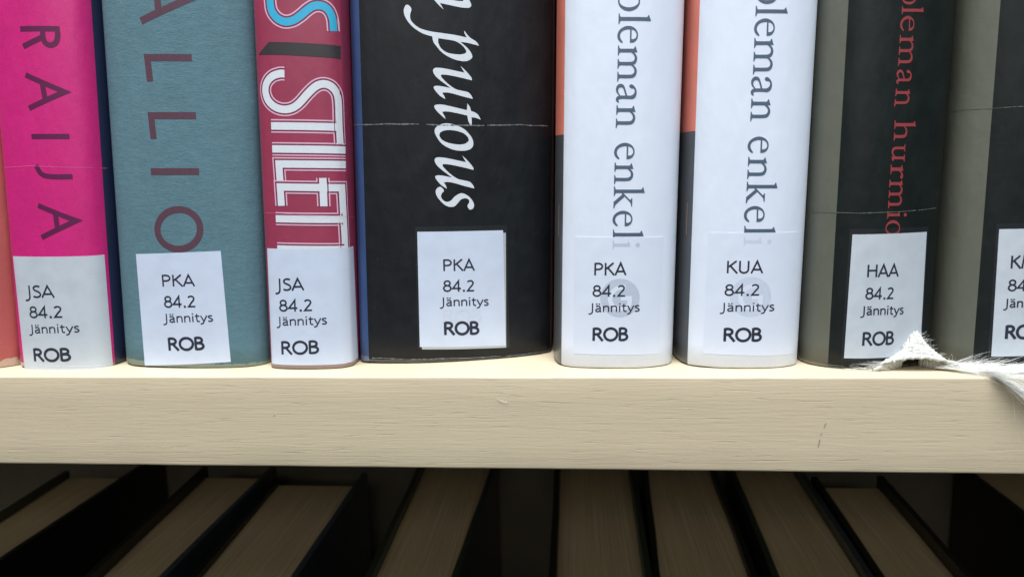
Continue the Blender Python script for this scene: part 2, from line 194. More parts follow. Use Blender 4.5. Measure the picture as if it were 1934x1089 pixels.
def paper_mat(name, col, stain=0.05, coat=0.25):
    m, t, p = nt(name); v = coords(t)
    st = ramp(t, noise_tex(t, v, 1.6, 5, 0.6), 0.42, 0.75)
    c = mix(t, math_(t, 'MULTIPLY', st, stain * 5), col, tuple(x * 0.72 for x in col))
    fib = noise_tex(t, coords(t, (1, 1, 1)), 35, 3, 0.6)
    c = mix(t, math_(t, 'MULTIPLY', fib, 0.10), c, tuple(x * 0.7 for x in col))
    t.links.new(c, p.inputs['Base Color']); p.inputs['Roughness'].default_value = 0.5
    p.inputs['Coat Weight'].default_value = coat; p.inputs['Coat Roughness'].default_value = 0.3
    bump(t, p, [(noise_tex(t, v, 1.5, 2), 0.10, 0.10), (fib, 0.08, 0.006)]); return m

MAT = {}
MAT['salmon'] = cover_mat('salmon_cloth', (0.42, 0.09, 0.085), 0.55, 0.2, worn=(0.55, 0.40, 0.33))
MAT['pink'] = cover_mat('pink_jacket', (0.66, 0.012, 0.20), 0.5, 0.35, 0.10, worn=(0.50, 0.33, 0.33), wear_h=0.05, grain=0.35)
MAT['blue_edge'] = cover_mat('dark_blue_edge', (0.014, 0.02, 0.06), 0.45, 0.3)
MAT['teal'] = cover_mat('teal_cloth', (0.080, 0.158, 0.192), 0.75, 0.0, 0.16, worn=(0.25, 0.29, 0.25), wear_h=0.08, weave=0.3, spec=0.3)
MAT['maroon'] = cover_mat('maroon_jacket', (0.31, 0.032, 0.080), 0.5, 0.35, 0.12, worn=(0.30, 0.22, 0.21), wear_h=0.10, grain=0.2)
MAT['blue'] = cover_mat('blue_jacket_edge', (0.028, 0.062, 0.17), 0.5, 0.25, 0.15, worn=(0.12, 0.16, 0.25), wear_h=0.08)
MAT['black'] = cover_mat('black_jacket', (0.0045, 0.006, 0.0085), 0.5, 0.05, 0.3, worn=(0.10, 0.10, 0.095), wear_h=0.02, scuff=0.13, spec=0.3)
MAT['slate'] = cover_mat('slate_jacket_edge', (0.05, 0.07, 0.085), 0.4, 0.3)
MAT['white'] = cover_mat('white_jacket', (0.66, 0.71, 0.81), 0.5, 0.25, 0.03, worn=(0.63, 0.67, 0.74), wear_h=0.04, wrinkle=0.25)
MAT['orange'] = cover_mat('orange_jacket_edge', (0.66, 0.185, 0.125), 0.45, 0.3, 0.12)
MAT['grey_edge'] = cover_mat('grey_jacket_edge', (0.06, 0.065, 0.07), 0.4, 0.5, 0.3, scuff=0.25)
MAT['olive'] = cover_mat('olive_jacket_edge', (0.108, 0.112, 0.085), 0.6, 0.15, 0.12, worn=(0.2, 0.19, 0.15), wear_h=0.05, grain=0.15)
MAT['black2'] = cover_mat('black_green_jacket', (0.004, 0.007, 0.0065), 0.5, 0.05, 0.3, worn=(0.12, 0.13, 0.11), wear_h=0.02, scuff=0.08, spec=0.3)
MAT['label'] = paper_mat('label_paper', (0.555, 0.62, 0.755), 0.05)
MAT['label_grey'] = paper_mat('greyish_label_paper', (0.50, 0.545, 0.60), 0.08)
MAT['label_old'] = paper_mat('underlying_label_paper', (0.40, 0.43, 0.44), 0.04)
MAT['label_white'] = paper_mat('white_label_paper', (0.64, 0.69, 0.80), 0.02)
MAT['ink'] = print_mat('label_ink', (0.012, 0.017, 0.035), 0.6)
MAT['ghost'] = print_mat('show_through_print', (0.45, 0.50, 0.60), 0.5)
MAT['ghost2'] = print_mat('show_through_print_faint', (0.52, 0.575, 0.685), 0.5)
MAT['plum_ink'] = print_mat('dark_plum_ink', (0.10, 0.006, 0.055), 0.5)
MAT['stamp'] = print_mat('stamped_plum_ink', (0.085, 0.035, 0.055), 0.6, 0.3)
MAT['white_ink'] = print_mat('white_print', (0.62, 0.65, 0.70), 0.5)
MAT['pink_line'] = print_mat('pale_pink_print', (0.66, 0.38, 0.50), 0.5)
MAT['maroon_gap'] = print_mat('dark_maroon_print', (0.16, 0.018, 0.055), 0.5)
MAT['cyan_ink'] = print_mat('cyan_print', (0.03, 0.37, 0.58), 0.5)
MAT['black_ink'] = print_mat('black_print', (0.03, 0.026, 0.03), 0.5, 0.3)
MAT['slate_ink'] = print_mat('slate_print', (0.065, 0.10, 0.15), 0.5)
MAT['red_ink'] = print_mat('dull_red_print', (0.26, 0.035, 0.04), 0.5, 0.3)
MAT['brown_ink'] = print_mat('brown_print', (0.32, 0.20, 0.14), 0.5)
MAT['board'] = cover_mat('dark_board', (0.015, 0.016, 0.017), 0.5, 0.3)
def pages(name, col):
    m, t, p = nt(name)
    l = ramp(t, noise_tex(t, coords(t, (16, 0.08, 16)), 1.0, 5, 0.8), 0.36, 0.64); b = noise_tex(t, coords(t, (1, 0.5, 1)), 0.5, 4)
    ck = ramp(t, noise_tex(t, coords(t, (7, 0.12, 7)), 1.0, 3, 0.6), 0.70, 0.74)
    c = mix(t, l, tuple(x * 1.2 for x in col), tuple(x * 0.55 for x in col)); c = mix(t, b, c, tuple(x * k for x, k in zip(col, (0.95, 0.82, 0.62))))
    c = mix(t, math_(t, 'MULTIPLY', ck, 0.5), c, (0.05, 0.035, 0.02))
    t.links.new(c, p.inputs['Base Color']); p.inputs['Roughness'].default_value = 0.9; bump(t, p, [(l, 0.5, 0.03)]); return m
MAT['pencil'] = print_mat('pencil_grey', (0.27, 0.245, 0.21), 0.6, 0.4)
MAT['pages'] = pages('yellowed_page_edges', (0.50, 0.42, 0.28))
def wood():
    m, t, p = nt('cream_painted_wood')
    g = noise_tex(t, coords(t, (0.16, 4.5, 4.5)), 3.2, 8, 0.68)
    g2 = noise_tex(t, coords(t, (0.42, 9, 9)), 3.0, 5, 0.6)
    groove = ramp(t, noise_tex(t, coords(t, (0.45, 6, 6)), 2.3, 4, 0.5), 0.60, 0.72)
    b = noise_tex(t, coords(t, (0.25, 1, 1)), 0.5, 4)
    col = (0.59, 0.475, 0.335)
    c = mix(t, g, tuple(x * 1.10 for x in col), tuple(x * 0.86 for x in col))
    c = mix(t, math_(t, 'MULTIPLY', b, 0.45), c, (0.52, 0.50, 0.33))
    c = mix(t, math_(t, 'MULTIPLY', groove, 0.28), c, (0.33, 0.27, 0.18))
    t.links.new(c, p.inputs['Base Color']); p.inputs['Roughness'].default_value = 0.55
    h = math_(t, 'SUBTRACT', math_(t, 'ADD', g, math_(t, 'MULTIPLY', g2, 0.5)), math_(t, 'MULTIPLY', groove, 0.6))
    fl = ramp(t, noise_tex(t, coords(t, (0.5, 7, 7)), 2.6, 2, 0.4), 0.70, 0.76)
    h = math_(t, 'ADD', h, math_(t, 'MULTIPLY', fl, 0.8))
    bump(t, p, [(h, 0.17, 0.04)]); return m
MAT['wood'] = wood()
MAT['panel'] = cover_mat('brown_back_panel', (0.075, 0.062, 0.04), 0.7)

# ------------------------------------------------------------------ bookcase
case = bpy.data.objects.new('bookcase', None); COL.objects.link(case)
tag(case, label='cream painted wooden bookcase whose thick shelf edge crosses the picture under the upright books', category='bookcase')
def box_bm(x0, x1, y0, y1, z0, z1, bev=0.0, seg=3):
    bm = bmesh.new(); bmesh.ops.create_cube(bm, size=1)
    for v in bm.verts: v.co = Vector(((x0+x1)/2 + v.co.x*(x1-x0), (y0+y1)/2 + v.co.y*(y1-y0), (z0+z1)/2 + v.co.z*(z1-z0)))
    if bev: bmesh.ops.bevel(bm, geom=bm.edges[:], offset=bev, segments=seg, affect='EDGES', profile=0.5)
    return bm
def box(name, dims, mat, parent=None, bev=0.0, seg=3):
    bm = box_bm(*dims, bev, seg); me = bpy.data.meshes.new(name); bm.to_mesh(me); bm.free()
    if bev: me.polygons.foreach_set('use_smooth', [True] * len(me.polygons))
    o = obj(name, me, parent, (mat,))
    return o
def shelf(z):
    # board with a slightly uneven rounded front edge
    X0, X1 = -44.0, 44.0; nx = 440; prof = []
    r = 0.055; T = 2.2
    pts = [(16.4, 0)] + [(r - r*math.sin(a), -r + r*math.cos(a)) for a in [i*math.pi/10 for i in range(6)]]
    pts += [(0, -0.6), (0, -1.1), (0, -1.6)] + [(r - r*math.cos(a), -T + r - r*math.sin(a)) for a in [i*math.pi/10 for i in range(6)]] + [(16.4, -T)]
    vs = []; fs = []; k = len(pts)
    for i in range(nx + 1):
        x = X0 + (X1 - X0) * i / nx
        for j, (y, zz) in enumerate(pts):
            f = 0.006 if 0 < j < k-1 else 0
            n = noise.noise(Vector((x*0.5, zz*1.3, z))) * f + noise.noise(Vector((x*2.2, zz*4, z+7))) * f * 0.35
            vs.append((x, y + n, zz + z + (n if j < 6 or j > k-7 else 0)))
    for i in range(nx):
        for j in range(k):
            a = i*k + j; b = i*k + (j+1) % k
            fs.append((a, b, b + k, a + k))
    fs.append(tuple(range(k))[::-1]); fs.append(tuple(nx*k + j for j in range(k)))
    me = mesh_from('shelf_board', vs, fs, smooth=True)
    me.polygons.foreach_set('use_smooth', [True]*(len(fs)-2) + [False, False])
    me.shade_smooth() if False else None
    return obj('shelf_board', me, case, (MAT['wood'],))
shelf(0.0); shelf(-30.0)
box('back_panel', (-44, 44, 16.41, 17.2, -34, 22), MAT['panel'], case)
for sx in (-1, 1): box('side_panel', (min(sx*44.01, sx*46.2), max(sx*44.01, sx*46.2), 0, 17.2, -34, 22), MAT['wood'], case, 0.1)  # unseen sides, put in to keep ambient light out of the case

for x_, z0_, z1_ in ((5.62, -1.05, -1.15), (5.55, -1.28, -1.32), (5.51, -1.42, -1.60), (-6.9, -.92, -.95)):
    me = mesh_from('pencil_mark', [(x_, -.008, z0_), (x_ + .022, -.008, z0_), (x_ - .01, -.008, z1_), (x_ - .03, -.008, z1_)], [(0, 3, 2, 1)])
    obj('pencil_mark', me, case, (MAT['pencil'],))
# ------------------------------------------------------------------ upright books
def dense(pts, n=9):
    Q = [Vector(p) for p in pts]; Q = [2*Q[0]-Q[1]] + Q + [2*Q[-1]-Q[-2]]; out = []
    for i in range(1, len(Q) - 2):
        a, b, c, d = Q[i-1:i+3]
        for k in range(n):
            t = k / n; out.append(0.5*((2*b) + (c-a)*t + (2*a-5*b+4*c-d)*t*t + (3*b-a-3*c+d)*t**3))
    out.append(Q[-2]); return out
class Book:
    def __init__(s, key, name, label, zones, height=20.0, bands=()):
        """zones: list of (x_start, material key) left to right; bands: {(zone): (z, material)} split in height"""
        D = BOOKS[key]; s.D = D; s.h = height
        s.root = bpy.data.objects.new(name, None); COL.objects.link(s.root)
        s.root.location = (D['xc'], 0, D['z0'] + 0.004); s.root.rotation_euler = (0, D['lean'], 0)
        tag(s.root, label=label, category='book', group='library books standing upright on the shelf')
        P = dense(D['p'])
        def cum(P):
            S = [0.0]
            for a, b in zip(P, P[1:]): S.append(S[-1] + (b - a).length)
            for i in range(len(P) - 1):
                if P[i].x <= 0 < P[i+1].x: s0 = S[i] + (S[i+1]-S[i])*(0 - P[i].x)/(P[i+1].x - P[i].x)
            return [v - s0 for v in S]
        S0 = cum(P); xs = sorted(z[0] for z in zones[1:]); Q = [P[0]]
        for i in range(len(P) - 1):
            for x in xs:
                if S0[i] < x < S0[i+1]: Q.append(P[i].lerp(P[i+1], (x - S0[i])/(S0[i+1] - S0[i])))
            Q.append(P[i+1])
        s.S = cum(Q)
        s.P = Q; n = len(Q)
        s.nor = []
        for i in range(n):
            t = (Q[min(n-1, i+1)] - Q[max(0, i-1)]).normalized(); s.nor.append(Vector((t.y, -t.x)))
        # outer spine skin, slightly rounded foot, and an inner skin
        rows = [(0.0, 0.045), (0.012, 0.02), (0.035, 0.0)]; zb = sorted(b[1] for b in bands)
        z = 0.5
        while z < height - 0.3: rows.append((z, 0)); z += 0.5
        for b in zb: rows.append((b, 0))
        rows.append((height - 0.03, 0)); rows.append((height, 0.03)); rows.sort()
        vs = []; fs = []; mi = []; mats = []; order = []
        def mid(k):
            if k not in order: order.append(k); mats.append(MAT[k])
            return order.index(k)
        def zone(x, z):
            k = zones[0][1]
            for i, (x0, m) in enumerate(zones):
                if x >= x0: k = m; zi = i
            for (bi, bz, bm_) in bands:
                if zi == bi and z < bz: k = bm_
            return mid(k)
        sd = hash(key) % 97 if False else sum(map(ord, key))
        for (z, ins) in rows:
            for i, p in enumerate(Q):
                edge = math.exp(-z/0.25) * 0.02 * noise.noise(Vector((p.x*1.6, sd, 0)))
                q = p - s.nor[i] * ins
                vs.append((q.x, q.y, z + (edge if z < 0.2 else 0) - max(0, 0.75*(D['z0'] - q.x*math.sin(D['lean'])))*math.exp(-z/0.15)))
        for r in range(len(rows) - 1):
            for i in range(n - 1):
                a = r*n + i; fs.append((a, a+1, a+1+n, a+n)); mi.append(zone((s.S[i] + s.S[i+1])/2, (rows[r][0]+rows[r+1][0])/2))
        base = len(vs); t = 0.22
        for z in (0.03, height - 0.02):
            for i, p in enumerate(Q):
                q = p - s.nor[i]*t; vs.append((q.x, q.y, z))
        R = len(rows)
        for i in range(n - 1):
            fs.append((base + i + 1, base + i, base + n + i, base + n + i + 1)); mi.append(mid('board'))
            fs.append((i + 1, i, base + i, base + i + 1)); mi.append(zone(s.S[i], 0.0))
            o = (R-1)*n; fs.append((o + i, o + i + 1, base + n + i + 1, base + n + i)); mi.append(zone(s.S[i], height))
        me = mesh_from('spine', vs, fs, mi); me.polygons.foreach_set('use_smooth', [True]*((R-1)*(n-1)) + [False]*(len(fs) - (R-1)*(n-1)))
        s.spine = obj('spine', me, s.root, mats)
        # boards and text block
        l, r = Q[0], Q[-1]; th = 0.24; back = 14.2
        box('cover', (l.x + 0.0, l.x + th, l.y + 0.02, back, 0.02, height), MAT[zones[0][1]], s.root, 0.03, 2)
        box('cover', (r.x - th, r.x, r.y + 0.02, back, 0.02, height), MAT[zones[-1][1]], s.root, 0.03, 2)
        ys = max(p.y for p in Q if abs(p.x) < (r.x - l.x)/2 - 0.3) + 0.35
        box('page_block', (l.x + th + 0.01, r.x - th - 0.01, max(l.y, r.y, ys), back - 0.3, 0.35, height - 0.35), MAT['pages'], s.root)
    def surf(s, x, z, off):
        Q = s.P; n = len(Q)
        S = s.S; x = max(S[0] + 1e-4, min(S[-1] - 1e-4, x))
        lo = 0
        for i in range(n - 1):
            if S[i] <= x <= S[i+1]: lo = i; break
        a, b = Q[lo], Q[lo+1]; t = (x - S[lo])/max(1e-6, S[lo+1] - S[lo])
        p = a.lerp(b, t); nn = s.nor[lo].lerp(s.nor[lo+1], t).normalized(); p = p + nn*off
        return Vector((p.x, p.y, z))

# ---- lettering for the call-number labels: plain humanist sans strokes, cap height 1
def arc(cx, cy, rx, ry, a0, a1, n=10):
    return [(cx + rx*math.cos(math.radians(a0 + (a1-a0)*i/n)), cy + ry*math.sin(math.radians(a0 + (a1-a0)*i/n)), 1) for i in range(n + 1)]
def c0(*p): return [(a, b, 0) for a, b in p]
def cs(*p): return [(a, b, 1) for a, b in p]
SANS = {
 'P': (0.66, [c0((.1,0),(.1,1)), c0((.1,.945)) + arc(.3,.715,.25,.235,90,-90) + c0((.1,.48))]),
 'K': (0.70, [c0((.1,0),(.1,1)), c0((.60,1),(.15,.52)), c0((.24,.60),(.66,0))]),
 'A': (0.72, [c0((.02,0),(.35,.96),(.68,0)), c0((.14,.30),(.56,.30))]),
 'J': (0.40, [c0((.24,1)) + cs((.24,.15),(.22,-.06),(.12,-.2)) + c0((-.05,-.23))]),
 'S': (0.56, [c0((.47,.90)) + cs((.32,.95),(.16,.90),(.10,.77),(.15,.63),(.30,.53),(.45,.40),(.49,.25),(.42,.11),(.26,.05)) + c0((.06,.10))]),
 'U': (0.76, [c0((.1,1)) + [(.1,.36,1)] + arc(.35,.32,.25,.27,190,350,8) + [(.60,.36,1)] + c0((.60,1))]),
 'M': (0.96, [c0((.06,0),(.15,.97),(.46,.20),(.77,.97),(.86,0))]),
 'H': (0.76, [c0((.1,0),(.1,1)), c0((.64,0),(.64,1)), c0((.1,.53),(.64,.53))]),
 'R': (0.66, [c0((.1,0),(.1,1)), c0((.1,.945)) + arc(.27,.73,.22,.215,90,-90) + c0((.1,.515)), c0((.30,.52),(.63,0))]),
 'O': (0.86, [arc(.43,.5,.37,.455,90,450,20)]),
 'B': (0.64, [c0((.1,0),(.1,1)), c0((.1,.945)) + arc(.26,.745,.20,.20,90,-90) + c0((.1,.545)), c0((.1,.53)) + arc(.28,.295,.24,.235,90,-90) + c0((.1,.06))]),
 '8': (0.64, [arc(.32,.745,.19,.20,90,450,16), arc(.32,.30,.235,.245,90,450,16)]),
 '4': (0.64, [c0((.44,0),(.44,.95),(.05,.28),(.60,.28))]),
 '.': (0.32, [c0((.09,.075),(.23,.075))]),
 '2': (0.62, [c0((.09,.84)) + cs((.24,.94),(.40,.90),(.47,.76),(.42,.58),(.28,.37)) + c0((.10,.06),(.54,.06))]),
 'n': (0.60, [c0((.1,0),(.1,.72)), c0((.1,.50)) + cs((.19,.62),(.33,.67),(.45,.60)) + [(.48,.44,1)] + c0((.48,0))]),
 'i': (0.27, [c0((.12,0),(.12,.72)), c0((.12,.88),(.12,1.0))]),
 't': (0.42, [c0((.16,.92)) + cs((.16,.25),(.20,.09)) + c0((.37,.05)), c0((.01,.67),(.36,.67))]),
 'y': (0.54, [c0((.03,.71),(.27,.06)), c0((.50,.71)) + cs((.27,.06),(.18,-.17)) + c0((.0,-.24))]),
 's': (0.44, [c0((.37,.64)) + cs((.25,.68),(.12,.64),(.09,.53),(.18,.42),(.30,.33),(.37,.20),(.30,.08),(.18,.05)) + c0((.05,.09))]),
}
SANS['ä'] = (0.58, [c0((.10,.62)) + cs((.24,.68),(.38,.63),(.43,.50)) + [(.43,.12,1)] + c0((.50,.02)), [(.43,.41,0)] + cs((.24,.37),(.12,.27),(.11,.13),(.21,.05),(.34,.09)) + c0((.43,.18)), c0((.16,.84),(.16,.97)), c0((.36,.84),(.36,.97))])
def put_text(F, string, O, E, T, bold, off, mi=0):
    tot = sum(SANS[c][0] for c in string) - 0.06
    O = Vector(O); ux = (Vector(E) - O)/tot; uy = Vector(T) - O
    cap = uy.length; wd = cap * (0.145 + 0.062*bold)
    if string[0] == 'J' and len(string) > 4: wd = cap*0.15
    x = 0; k = 0
    for c in string:
        adv, st = SANS[c]
        for s_ in st:
            pts = [((O + ux*(x + a) + uy*b).x, (O + ux*(x + a) + uy*b).y, f) for a, b, f in s_]
            F.stroke(pts, wd*(1.25 if c == '.' or (c in 'iä' and len(s_) == 2 and s_[0][1] > .8) else 1), off + 0.0004*(k % 4), mi, n=3); k += 1
        x += adv

def make_label(B, key, mat, gh=False, old=None):
    """paper label with thickness laid on the spine, and its printed text"""
    L = LABELS[key]; c = [Vector(p) for p in L['c']]
    par = B.root
    if old:
        F = Flat(); F.poly([old], 0.003); F.build('laminate_patch', B, (MAT['patch'],), par)
    n = 14; th = 0.006; vs = []; fs = []
    def pt(u, v): return (c[3].lerp(c[2], u)).lerp(c[0].lerp(c[1], u), v)
    nu, nv = max(6, int((c[1]-c[0]).length/0.05)), 10
    for j in range(nv + 1):
        for i in range(nu + 1):
            p = pt(i/nu, j/nv); vs.append(B.surf(p.x, p.y, th))
    for j in range(nv):
        for i in range(nu):
            a = j*(nu+1) + i; fs.append((a, a+1, a+nu+2, a+nu+1))
    ring = [i for i in range(nu+1)] + [j*(nu+1)+nu for j in range(1, nv+1)] + [nv*(nu+1)+i for i in range(nu-1, -1, -1)] + [j*(nu+1) for j in range(nv-1, 0, -1)]
    base = len(vs)
    for r in ring:
        j, i = divmod(r, nu+1); p = pt(i/nu, j/nv); vs.append(B.surf(p.x, p.y, -0.002))
    m = len(ring)
    for r in ring: vs.append(vs[r].copy())
    for q in range(m): fs.append((base + m + (q+1) % m, base + m + q, base + q, base + (q+1) % m))
    me = mesh_from('call_number_label', vs, fs, smooth=True)
    me.polygons.foreach_set('use_smooth', [True]*(nu*nv) + [False]*m)
    lo = obj('call_number_label', me, par, (mat,))
    F = Flat()
    for (s_, O, E, T, b) in L['t']: put_text(F, s_, O, E, T, b, th + 0.002)
    F.build('lettering', B, (MAT['ink'],), lo)
    return lo
MAT['patch'] = cover_mat('laminate_patch', (0.011, 0.0135, 0.016), 0.4, 0.15, 0.2)

# ---- serif glyph outlines, x-height 1 (u along the line, v up; third value 1 = smooth)
def o_(*p): return [tuple(q) if len(q) == 3 else (q[0], q[1], 0) for q in p]
def shift(r, dx): return [(a + dx, b, c) for a, b, c in r]
STEMN = o_((0,0),(0,.05),(.13,.08),(.17,.13),(.17,.80),(.04,.87),(.04,.90),(.36,1.0),(.36,.83))
ARCH = o_((.36,.83),(.50,.95,1),(.68,1.0,1),(.86,.96,1),(.99,.85,1),(1.03,.65,1),(1.03,.13),(1.07,.08),(1.20,.05),(1.20,0),(.70,0),(.70,.05),(.82,.08),(.85,.13),(.85,.62,1),(.82,.78,1),(.72,.86,1),(.58,.86,1),(.45,.79,1),(.36,.68))
FOOT = o_((.36,.13),(.40,.08),(.51,.05),(.51,0))
def ellipse(cx, cy, rx, ry, n=28): return [(cx + rx*math.cos(2*math.pi*i/n), cy + ry*math.sin(2*math.pi*i/n), 0) for i in range(n)]
G = {}
G['n'] = (1.2, [[STEMN + ARCH[1:] + FOOT]])
G['h'] = (1.2, [[o_((0,0),(0,.05),(.13,.08),(.17,.13),(.17,1.45),(.05,1.52),(.05,1.55),(.36,1.66),(.36,.83)) + ARCH[1:] + FOOT]])
G['m'] = (1.86, [[STEMN + ARCH[1:] + FOOT], [shift(ARCH, 0.665)]])
G['u'] = (1.2, [[[(1.2 - a, 1.0 - b, c) for a, b, c in STEMN + ARCH[1:] + FOOT]]])
G['l'] = (.53, [[o_((0,0),(0,.05),(.14,.08),(.18,.13),(.18,1.47),(.07,1.54),(.07,1.57),(.37,1.68),(.37,.13),(.41,.08),(.53,.05),(.53,0))]])
G['i'] = (.53, [[o_((0,0),(0,.05),(.14,.08),(.18,.13),(.18,.80),(.04,.87),(.04,.90),(.37,1.0),(.37,.13),(.41,.08),(.53,.05),(.53,0))], [ellipse(.27,1.40,.125,.125,16)]])
G['r'] = (.80, [[o_((0,0),(0,.05),(.13,.08),(.17,.13),(.17,.80),(.04,.87),(.04,.90),(.36,1.0),(.36,.80),(.48,.95,1),(.63,1.01,1),(.76,.96,1),(.79,.86,1),(.73,.77,1),(.63,.80,1),(.54,.84,1),(.44,.76,1),(.36,.62),(.36,.13),(.42,.08),(.56,.05),(.56,0))]])
G['o'] = (1.05, [[ellipse(.52,.5,.50,.53), ellipse(.52,.5,.31,.46)]])
G['e'] = (.89, [[o_((.88,.20),(.72,.03,1),(.50,-.03,1),(.25,.05,1),(.07,.26,1),(0,.52,1),(.07,.78,1),(.25,.96,1),(.48,1.02,1),(.70,.96,1),(.84,.81,1),(.87,.61),(.18,.61),(.19,.42,1),(.28,.22,1),(.44,.12,1),(.62,.13,1),(.84,.26)), o_((.18,.69),(.26,.86,1),(.42,.94,1),(.58,.92,1),(.67,.82,1),(.68,.69))]])
G['a'] = (1.0, [[o_((1.0,.10),(.92,.0,1),(.80,-.03,1),(.69,.02,1),(.62,.13),(.45,.0,1),(.25,-.03,1),(.07,.05,1),(0,.20,1),(.07,.36,1),(.28,.45,1),(.62,.55),(.62,.74,1),(.53,.88,1),(.38,.93,1),(.26,.88,1),(.24,.78,1),(.20,.68,1),(.10,.65,1),(.03,.73,1),(.08,.86,1),(.28,1.0,1),(.50,1.03,1),(.70,.97,1),(.80,.83,1),(.80,.66,1),(.80,.20,1),(.86,.11,1),(.98,.14)), o_((.62,.46),(.42,.40,1),(.24,.33,1),(.19,.21,1),(.26,.11,1),(.42,.09,1),(.62,.20))]])
G['k'] = (1.15, [[o_((0,0),(0,.05),(.13,.08),(.17,.13),(.17,1.47),(.05,1.54),(.05,1.57),(.35,1.66),(.35,.50),(.70,.86),(.71,.92),(.62,.95),(.62,1.0),(1.06,1.0),(1.06,.95),(.90,.92),(.80,.85),(.54,.58),(.98,.10),(1.15,.05),(1.15,0),(.82,0),(.42,.46),(.35,.40),(.35,.13),(.40,.08),(.50,.05),(.50,0))]])
def put_serif(F, items, off, mi=0):
    k = 0
    for g, O, E, T in items:
        adv, polys = G[g]; O = Vector(O); ux = (Vector(E) - O)/adv; uy = Vector(T) - O
        uy = uy.normalized()*uy.length
        for rings in polys:
            R = []
            for r in rings:
                h = hermite(r, closed=True, n=5) if any(p[2] for p in r) else [Vector(p[:2]) for p in r]
                R.append([O + ux*p.x + uy*p.y for p in h])
            F.poly(R, off + 0.0006*(k % 2), mi); k += 1

def film_edge(B, key, mat, wd=0.02, rough=1.0, off=0.006):
    """frayed edge of the clear plastic film across the spine"""
    P = [Vector(p) for p in FILM[key]]; F = Flat(); L = []
    for a, b in zip(P, P[1:]):
        n = max(2, int((b-a).length/0.025))
        for i in range(n): L.append(a.lerp(b, i/n))
    L.append(P[-1]); vs = []; sd = len(key)*3.1
    for p in L:
        nn = noise.noise(Vector((p.x*9, sd, 0))); n2 = noise.noise(Vector((p.x*3, sd+5, 0))); n3 = noise.noise(Vector((p.x*24, sd+9, 0)))
        wv = wd*(0.35 + 0.9*abs(nn)*rough + 1.3*max(0, n3)*rough*0.6)
        c_ = p + Vector((0, 0.012*n2*rough)); vs += [c_ + Vector((0, wv/2)), c_ - Vector((0, wv/2))]
    F.add(vs, [(2*i, 2*i+1, 2*i+3, 2*i+2) for i in range(len(L)-1) if noise.noise(Vector((L[i].x*5, sd+2, 0))) > -0.5], off)
    return F.build('film_edge', B, (mat,), B.root)
MAT['film'] = print_mat('frayed_film_edge', (0.13, 0.14, 0.15), 0.5, 0.7)
MAT['film_pink'] = print_mat('film_edge_on_pink', (0.72, 0.14, 0.32), 0.4, 0.3)
MAT['film_dim'] = print_mat('film_edge_dim', (0.09, 0.10, 0.09), 0.5, 0.6)

salmon = Book('salmon', 'book', 'salmon red book at the far left edge, only a sliver of its spine in view', [(-9, 'salmon')])
pink = Book('pink', 'book', 'hot pink book with dark plum letters and a JSA label, beside the teal book', [(-9, 'pink'), (1.35, 'blue_edge')])
teal = Book('teal', 'book', 'teal cloth-bound book with spaced plum capitals and a PKA label', [(-9, 'teal')])
maroon = Book('maroon', 'book', 'narrow maroon book with outlined white display letters above its JSA label', [(-9, 'maroon')])
black = Book('black', 'book', 'wide black book with white italic title and a blue stripe down its left side', [(-9, 'blue'), (-2.09, 'black'), (2.6, 'slate')])
w1 = Book('w1', 'book', 'white book with grey serif title and a PKA label, next to the wide black book', [(-9, 'orange'), (-1.30, 'white')], bands=[(0, 5.33, 'grey_edge')])
w2 = Book('w2', 'book', 'white book with grey serif title and a KUA label, second of the two white books', [(-9, 'orange'), (-1.29, 'white')], bands=[(0, 5.35, 'grey_edge')])
ol = Book('ol', 'book', 'black and olive book with dull red title and HAA label, cloth tip at its foot', [(-9, 'olive'), (-1.083, 'black2')])
last = Book('last', 'book', 'black and olive book at the far right edge, its label cut off by the picture', [(-9, 'olive'), (-1.235, 'black2')])
PXW = 18.9/1435.5     # cm on the spines for one unit of the stroke widths above

for B, key, mk in ((pink, 'pink', 'plum_ink'), (teal, 'teal', 'stamp')):
    groups = {'pink': (0, 3, 5, 6, 7, 9), 'teal': (0, 2, 3, 4, 5, 6)}[key]
    for g0, g1 in zip(groups, groups[1:]):
        F = Flat()
        for k in range(g0, g1): F.stroke(STROKES[key][k][0], STROKES[key][k][1]*PXW, 0.003 + 0.0003*(k - g0))
        F.build('title_letter', B, (MAT[mk],), B.root)
make_label(pink, 'pink', MAT['label_grey']); make_label(teal, 'teal', MAT['label']); make_label(maroon, 'maroon', MAT['label'])
off = 0.002
for kind, lines in MAROON['sets']:
    F = Flat()
    for wpx, mi in ((23.0, 0), (18.4, 1), (12.8, 2 if kind == 'white' else 3)):
        for k, l in enumerate(lines): F.stroke(l, wpx*PXW, off + 0.0001*k, mi, n=6)
        off += 0.0002
    F.build('title_letter', maroon, (MAT['pink_line'], MAT['maroon_gap'], MAT['white_ink'], MAT['cyan_ink']), maroon.root)
F = Flat(); F.poly([MAROON['bar']], 0.004)
F.build('title_letter', maroon, (MAT['black_ink'],), maroon.root)
for g in ITALIC:
    F = Flat(); F.poly([hermite(r, closed=True, n=5) for r in g], 0.004)
    F.build('title_letter', black, (MAT['white_ink'],), black.root)
for B, key, mk in ((w1, 'w1', 'slate_ink'), (w2, 'w2', 'slate_ink'), (ol, 'ol', 'red_ink')):
    for it in SERIF[key]:
        F = Flat(); put_serif(F, [it], 0.004); F.build('title_letter', B, (MAT[mk],), B.root)
